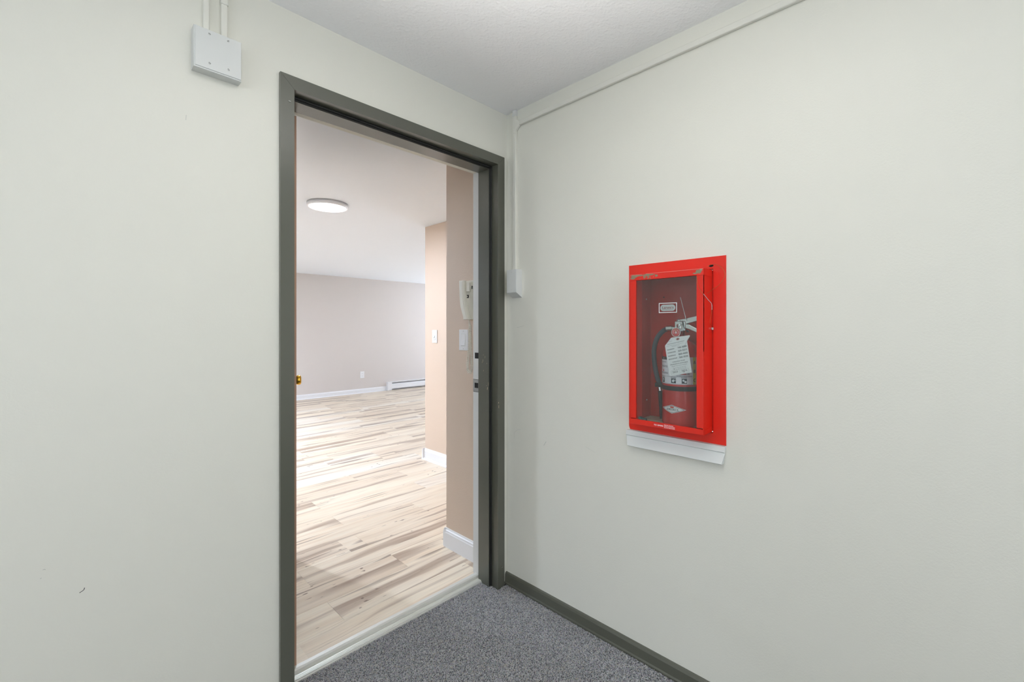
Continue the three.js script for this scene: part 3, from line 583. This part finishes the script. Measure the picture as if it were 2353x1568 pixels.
// scuffs on the two hall walls
{
  const wl = scene.getObjectByName('wall_left'), wr = scene.getObjectByName('wall_right');
  const L = (pts, r, m) => obj('scuff_mark', tube(pts.map(([a, b]) => onZ(a, b, 0)), r, 12, 5).scale(1, 1, 0.35), m, wl);
  L([[182.5, 1363], [188, 1359.5], [192.5, 1356], [194.5, 1351]], 0.0008, M.scuff);
  L([[98, 1310.5], [102, 1309], [104.5, 1310]], 0.0006, M.scuffPale);
  L([[92.5, 1331], [95.5, 1328.5]], 0.0006, M.scuffPale);
  L([[428, 264.5], [427.5, 270], [427, 276]], 0.0005, M.scuffPale);
  const Rr = (pts, r, m) => obj('scuff_mark', tube(pts.map(([a, b]) => onX(a, b, 0)), r, 12, 5).scale(0.35, 1, 1), m, wr);
  Rr([[1249.5, 1024], [1255, 1015]], 0.0014, M.scuffPale);
  Rr([[1345, 1026.5], [1356, 1033.5], [1366, 1040]], 0.0004, M.scuffPale);
  Rr([[1188, 753], [1197, 751], [1204, 748.5]], 0.0006, M.scuffPale);
  Rr([[1181, 1008], [1182.5, 995], [1188, 989], [1196, 987.5]], 0.0004, M.scuffPale);
}
function discLamp(name, label, [x, y, z], r) {
  const t = thing(name, label, 'lamp', [x, y - 0.036, z]);
  obj('rim', lathe([[0, 0], [r, 0], [r, -0.02], [r - 0.004, -0.03], [r - 0.012, -0.031], [r - 0.012, -0.026], [0, -0.026]].map(([a, b]) => [a, b]), x, y, z, 48), M.whiteTrim, t);
  obj('diffuser', lathe([[0, -0.034], [r - 0.03, -0.0335], [r - 0.013, -0.030], [r - 0.013, -0.027], [0, -0.027]], x, y, z, 48), M.lampGlow, t, 'glowing white disc');
}
ADDED_HALL_LAMPS.forEach(([x, y, z], k) => {
  const t = thing('ceiling_lamp', 'added unseen opal bowl ceiling lamp filling the hall with light', 'lamp', [x, y - 0.23, z]);
  obj('canopy', lathe([[0, 0], [0.1, 0], [0.1, -0.02], [0, -0.02]], x, y - 0.0005, z, 32), M.whiteTrim, t);
  obj('bowl', lathe([[0.09, -0.02], [0.12, -0.06], [0.135, -0.12], [0.13, -0.17], [0.1, -0.21], [0.05, -0.228], [0, -0.23]].reverse(), x, y, z, 32), M.lampGlow, t, 'glowing opal glass bowl');
});

// ---------------------------------------------------------------- the apartment
const FY = 0.012, BZ = -6.49, RX = 7.0, LX = -2.6;
struct('ceiling_apartment', box(LX, RX, HR, HR + 0.1, BZ, WT), M.roomCeiling);
struct('wall_apartment_back', box(LX - 0.12, RX + 0.12, -0.1, 2.47, BZ - 0.12, BZ), M.tanCoolLit);
struct('wall_apartment_left', box(LX - 0.12, LX, -0.1, 2.47, BZ, WT), M.tanCoolLit);
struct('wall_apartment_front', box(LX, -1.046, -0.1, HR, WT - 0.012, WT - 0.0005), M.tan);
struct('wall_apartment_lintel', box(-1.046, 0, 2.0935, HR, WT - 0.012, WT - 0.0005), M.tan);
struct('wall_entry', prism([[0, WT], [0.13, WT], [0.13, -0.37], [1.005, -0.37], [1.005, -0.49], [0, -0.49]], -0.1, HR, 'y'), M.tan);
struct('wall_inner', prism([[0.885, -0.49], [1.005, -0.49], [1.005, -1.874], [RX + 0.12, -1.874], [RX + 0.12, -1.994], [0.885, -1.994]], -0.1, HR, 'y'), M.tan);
const WZ0 = -6.0, WZ1 = -4.15, WY0 = 0.06, WY1 = 2.06;
struct('wall_apartment_right', prism(rect(BZ, -1.994, -0.1, 2.47), RX, RX + 0.12, 'x', [rect(WZ0, WZ1, WY0, WY1)]), M.tanCoolLit);
{
  const w = setting('window_1', [RX + 0.06, WY0, (WZ0 + WZ1) / 2]), f = 0.05;
  obj('window_frame', prism(rect(WZ0, WZ1, WY0, WY1), RX + 0.03, RX + 0.09, 'x', [rect(WZ0 + f, (WZ0 + WZ1) / 2 - f / 2, WY0 + f, WY1 - f), rect((WZ0 + WZ1) / 2 + f / 2, WZ1 - f, WY0 + f, WY1 - f)]), M.whiteTrim, w);
  obj('pane', box(RX + 0.058, RX + 0.062, WY0 + f, WY1 - f, WZ0 + f, (WZ0 + WZ1) / 2 - f / 2), M.windowGlass, w);
  obj('pane', box(RX + 0.058, RX + 0.062, WY0 + f, WY1 - f, (WZ0 + WZ1) / 2 + f / 2, WZ1 - f), M.windowGlass, w);
}
// plank floor: every plank a piece; rows 0.178 m wide laid along x
{
  const fl = setting('floor_apartment');
  obj('underlay', box(LX, RX, -0.08, FY - 0.006, BZ, -0.153), M.underlay, fl);
  const tint = ['#ffffff', '#fdf8f1', '#faf4ec', '#fffaf2', '#f5eee6'].map((c) => std({ map: woodTex, color: C(c), roughness: 0.34 }));
  const joints = { 0: -0.70, 1: -0.276, 2: -0.702, 3: -0.31, 4: 0.2, 5: -0.293, 6: 0.45, 7: -0.293, 8: 0.51, 9: 0.158, 10: -0.3, 11: 0.615, 14: 0.062 };
  const PW = 0.178, PL = 1.22, e0 = -0.277;
  for (let k = -1; ; k++) {
    const za = Math.min(e0 - k * PW, -0.155), zb = Math.max(e0 - (k + 1) * PW, BZ + 0.004);
    if (za <= BZ + 0.02) break;
    const off = k in joints ? joints[k] : rr(-0.6, 0.6);
    let x = off - Math.ceil((off - LX) / PL) * PL;
    for (; x < RX; x += PL) {
      const xa = Math.max(x, LX + 0.004), xb = Math.min(x + PL, RX - 0.004);
      if (xb - xa < 0.02) continue;
      if (za > -0.5 && xa > 0.0) continue;                                  // behind the entry wall
      if (zb > -1.99 && xa > 0.9) continue;                                  // behind the inner wall
      const gp = 0.0004, g = new THREE.BoxGeometry(xb - xa - 2 * gp, 0.006, za - zb - 2 * gp);
      g.translate((xa + xb) / 2, FY - 0.003, (za + zb) / 2);
      const row = Math.floor(rnd() * 13), du = rnd(), flip = rnd() < 0.5 ? 1 : -1;
      const p = g.attributes.position, uv = g.attributes.uv;
      for (let i = 0; i < p.count; i++) uv.setXY(i, du + flip * (p.getX(i) - x) / 2.44, (row + 0.02 + 0.96 * Math.max(0, Math.min(1, (p.getZ(i) - (e0 - (k + 1) * PW)) / PW))) / 13);
      obj('plank', g, tint[Math.floor(rnd() * 5)], fl);
    }
  }
}
// white skirting
function whiteSkirt(shoe) { const p = [[0, 0], [0.0135, 0], [0.0135, 0.082], [0.011, 0.087], [0.0105, 0.094], [0.006, 0.099], [0.0045, 0.106], [0, 0.106]]; return shoe ? [[0, 0], [0.026, 0], [0.0255, 0.006], [0.02, 0.014], [0.0135, 0.018], ...p.slice(2)] : p; }
struct('baseboard_entry', [prism(whiteSkirt(false).map(([d, y]) => [-d, FY + y]), -0.4899, -0.1705, 'z'), prism(whiteSkirt(false).map(([d, y]) => [-0.49 - d, FY + y]), -0.0135, 0.885, 'x')], M.whiteTrim);
struct('baseboard_inner', [prism(whiteSkirt(true).map(([d, y]) => [0.885 - d, FY + y]), -1.9939, -0.5038, 'z'), prism(whiteSkirt(true).map(([d, y]) => [-1.994 - d, FY + y]), 0.859, RX, 'x')], M.whiteTrim);
struct('baseboard_apartment_back', prism(whiteSkirt(true).map(([d, y]) => [BZ + d, FY + y * 0.82]), LX, 3.03, 'x'), M.whiteTrim);
discLamp('ceiling_lamp', 'flat round glowing ceiling lamp inside the apartment, just past the entry wall', ROOM_LAMP, 0.15);
discLamp('ceiling_lamp', 'added unseen flat round ceiling lamp brightening the room from behind the open door', ADDED_ROOM_LAMP, 0.15);

{ // baseboard heater
  const x0 = 3.034, x1 = 5.6, z0 = BZ, z1 = -6.428, y0 = 0.02, y1 = 0.178;
  const t = thing('baseboard_heater', 'long white electric baseboard heater along apartment back wall', 'heater', [(x0 + x1) / 2, FY, BZ]);
  obj('back_plate', box(x0, x1, FY, y1, z0, z0 + 0.006), M.whiteTrim, t);
  obj('end_cap', rbox(x0 - 0.004, x0 + 0.09, FY + 0.002, y1, z0 + 0.002, z1, 0.002), M.whiteTrim, t);
  obj('front_cover', prism([[z1 - 0.006, 0.042], [z1, 0.044], [z1, 0.13], [z1 - 0.008, 0.14], [z1 - 0.01, 0.137], [z1 - 0.004, 0.128], [z1 - 0.004, 0.046]], x0 + 0.09, x1, 'x'), M.whiteTrim, t);
  obj('top_cover', prism([[z0 + 0.006, y1], [z1 - 0.022, y1], [z1 - 0.012, y1 - 0.005], [z1 - 0.013, y1 - 0.008], [z1 - 0.022, y1 - 0.004], [z0 + 0.006, y1 - 0.004]], x0 + 0.09, x1, 'x'), M.whiteTrim, t);
  obj('heating_element', box(x0 + 0.09, x1, 0.06, 0.13, z0 + 0.008, z1 - 0.02), M.dark, t);
}
{ // outlet on the back wall
  const x0 = 2.474, x1 = 2.556, y0 = 0.302, y1 = 0.43;
  const t = thing('wall_outlet', 'white duplex outlet plate low on apartment back wall', 'outlet', [(x0 + x1) / 2, y0, BZ]);
  obj('cover_plate', rbox(x0, x1, y0, y1, BZ - 0.001, BZ + 0.007, 0.002), M.whiteTrim, t);
  for (const yc of [0.343, 0.388]) {
    const f = obj('receptacle', rbox(x0 + 0.024, x1 - 0.024, yc - 0.015, yc + 0.015, BZ + 0.006, BZ + 0.009, 0.001), M.whiteTrim, t);
    for (const dx of [-0.006, 0.006]) obj('slot', box(2.515 + dx - 0.0012, 2.515 + dx + 0.0012, yc - 0.004, yc + 0.005, BZ + 0.0088, BZ + 0.0093), M.dark, f);
  }
}
{ // switch on the inner wall
  const X = 0.885, z0 = -1.871, z1 = -1.797, y0 = 1.124, y1 = 1.243, zc = (z0 + z1) / 2, yc = (y0 + y1) / 2;
  const t = thing('light_switch', 'white toggle light switch on pale wall beyond intercom wall', 'switch', [X, y0, zc]);
  obj('cover_plate', rbox(X - 0.008, X + 0.001, y0, y1, z0, z1, 0.002), M.whiteTrim, t);
  obj('rocker', prism([[X - 0.007, yc + 0.033], [X - 0.0095, yc + 0.033], [X - 0.009, yc], [X - 0.014, yc - 0.03], [X - 0.007, yc - 0.033]], zc - 0.0165, zc + 0.0165, 'z'), M.whiteTrim, t);
  obj('toggle', prism([[X - 0.008, yc + 0.012], [X - 0.02, yc - 0.012], [X - 0.018, yc - 0.017], [X - 0.008, yc - 0.006]], zc - 0.007, zc + 0.007, 'z'), M.greyTrim, t);
}
{ // switch on the entry wall
  const z0 = -0.3663, z1 = -0.292, y0 = 1.1375, y1 = 1.2515, zc = (z0 + z1) / 2, yc = (y0 + y1) / 2;
  const t = thing('light_switch', 'white paddle light switch under the intercom behind its cord', 'switch', [0, y0, zc]);
  obj('cover_plate', rbox(-0.007, 0.001, y0, y1, z0, z1, 0.002), M.whiteTrim, t);
  obj('rocker_frame', box(-0.0078, -0.0065, yc - 0.034, yc + 0.034, zc - 0.0175, zc + 0.0175), M.greyTrim, t);
  obj('rocker', prism([[-0.007, yc + 0.032], [-0.0082, yc + 0.032], [-0.0086, yc + 0.002], [-0.0125, yc - 0.029], [-0.007, yc - 0.032]], zc - 0.0155, zc + 0.0155, 'z'), M.whiteTrim, t);
  for (const y of [y0 + 0.009, y1 - 0.009]) obj('screw', rod([-0.006, y, zc], [-0.0078, y, zc], 0.003, 0.0026, 12), M.screw, t);
}
{ // intercom with handset and curled cord
  const t = thing('intercom', 'cream wall intercom handset with curly cord on tan entry wall', 'intercom', [0, 1.3, -0.26]);
  obj('housing', rbox(-0.03, 0.001, 1.305, 1.511, -0.304, -0.212, 0.004), M.cream, t);
  obj('cradle', [box(-0.0315, -0.029, 1.36, 1.475, -0.271, -0.245), box(-0.0315, -0.029, 1.36, 1.475, -0.232, -0.22)], M.cream, t, 'recessed handset cradle');
  // handset: bent bar
  const hs = obj('handset', prism([[-0.3115, 1.5135], [-0.276, 1.5135], [-0.2755, 1.47], [-0.27, 1.41], [-0.262, 1.372], [-0.236, 1.307], [-0.262, 1.305], [-0.2725, 1.308], [-0.299, 1.372], [-0.3065, 1.42]], -0.052, -0.030, 'x', [], 0.003), M.cream, t);
  obj('handset_ridge', prism([[-0.286, 1.509], [-0.279, 1.509], [-0.279, 1.468], [-0.273, 1.4], [-0.263, 1.362], [-0.243, 1.312], [-0.251, 1.312], [-0.271, 1.364], [-0.28, 1.405]], -0.056, -0.051, 'x', [], 0.001), M.cream, hs);
  obj('ear_cup', rbox(-0.044, -0.03, 1.452, 1.5, -0.262, -0.236, 0.003), M.cream, t);
  obj('hook_switch', [box(-0.035, -0.031, 1.42, 1.436, -0.2655, -0.253)], M.black, t);
  obj('hook_button', box(-0.0365, -0.034, 1.4245, 1.4315, -0.2635, -0.2575), M.cream, t);
  obj('speaker_slot', box(-0.0335, -0.0295, 1.466, 1.482, -0.2285, -0.223), M.black, t);
  // cord: short lead, then a coil that hangs down and turns back up to the housing
  const path = new THREE.CatmullRomCurve3([[1078, 742], [1078, 752], [1079, 775], [1077, 805], [1074.5, 835], [1075.5, 853], [1079.5, 857], [1083, 848], [1083, 825], [1081.5, 800], [1080.5, 775], [1080.5, 755], [1080, 742], [1079.5, 734]].map(([a, b], i) => onX(a, b, i < 6 ? -0.03 : -0.02)));
  const N = 1700, turns = 84, pts = [], fr = path.computeFrenetFrames(N, false);
  for (let i = 0; i <= N; i++) {
    const u = i / N, c = path.getPointAt(u), amp = 0.0062 * smooth(0.03, 0.07, u) * (1 - smooth(0.93, 0.97, u)), a = u * turns * 2 * Math.PI, tg = path.getTangentAt(u);
    const nx = V(1, 0, 0).cross(tg).normalize(), bx = tg.clone().cross(nx).normalize();
    pts.push(c.clone().addScaledVector(nx, Math.cos(a) * amp).addScaledVector(bx, Math.sin(a) * amp));
  }
  obj('cord', new THREE.TubeGeometry(new THREE.CatmullRomCurve3(pts), 2000, 0.00155, 5), M.cream, t, 'curly cream cord');
  obj('cord_lead', tube([[-0.036, 1.308, -0.252], onX(1077.5, 740, -0.031), onX(1078, 750, -0.03)], 0.0024, 12, 8), M.cream, t);
}

scene.traverse((o) => { if (o.isMesh) { o.castShadow = true; o.receiveShadow = true; } delete o.userData_base; });
renderer.render(scene, camera);
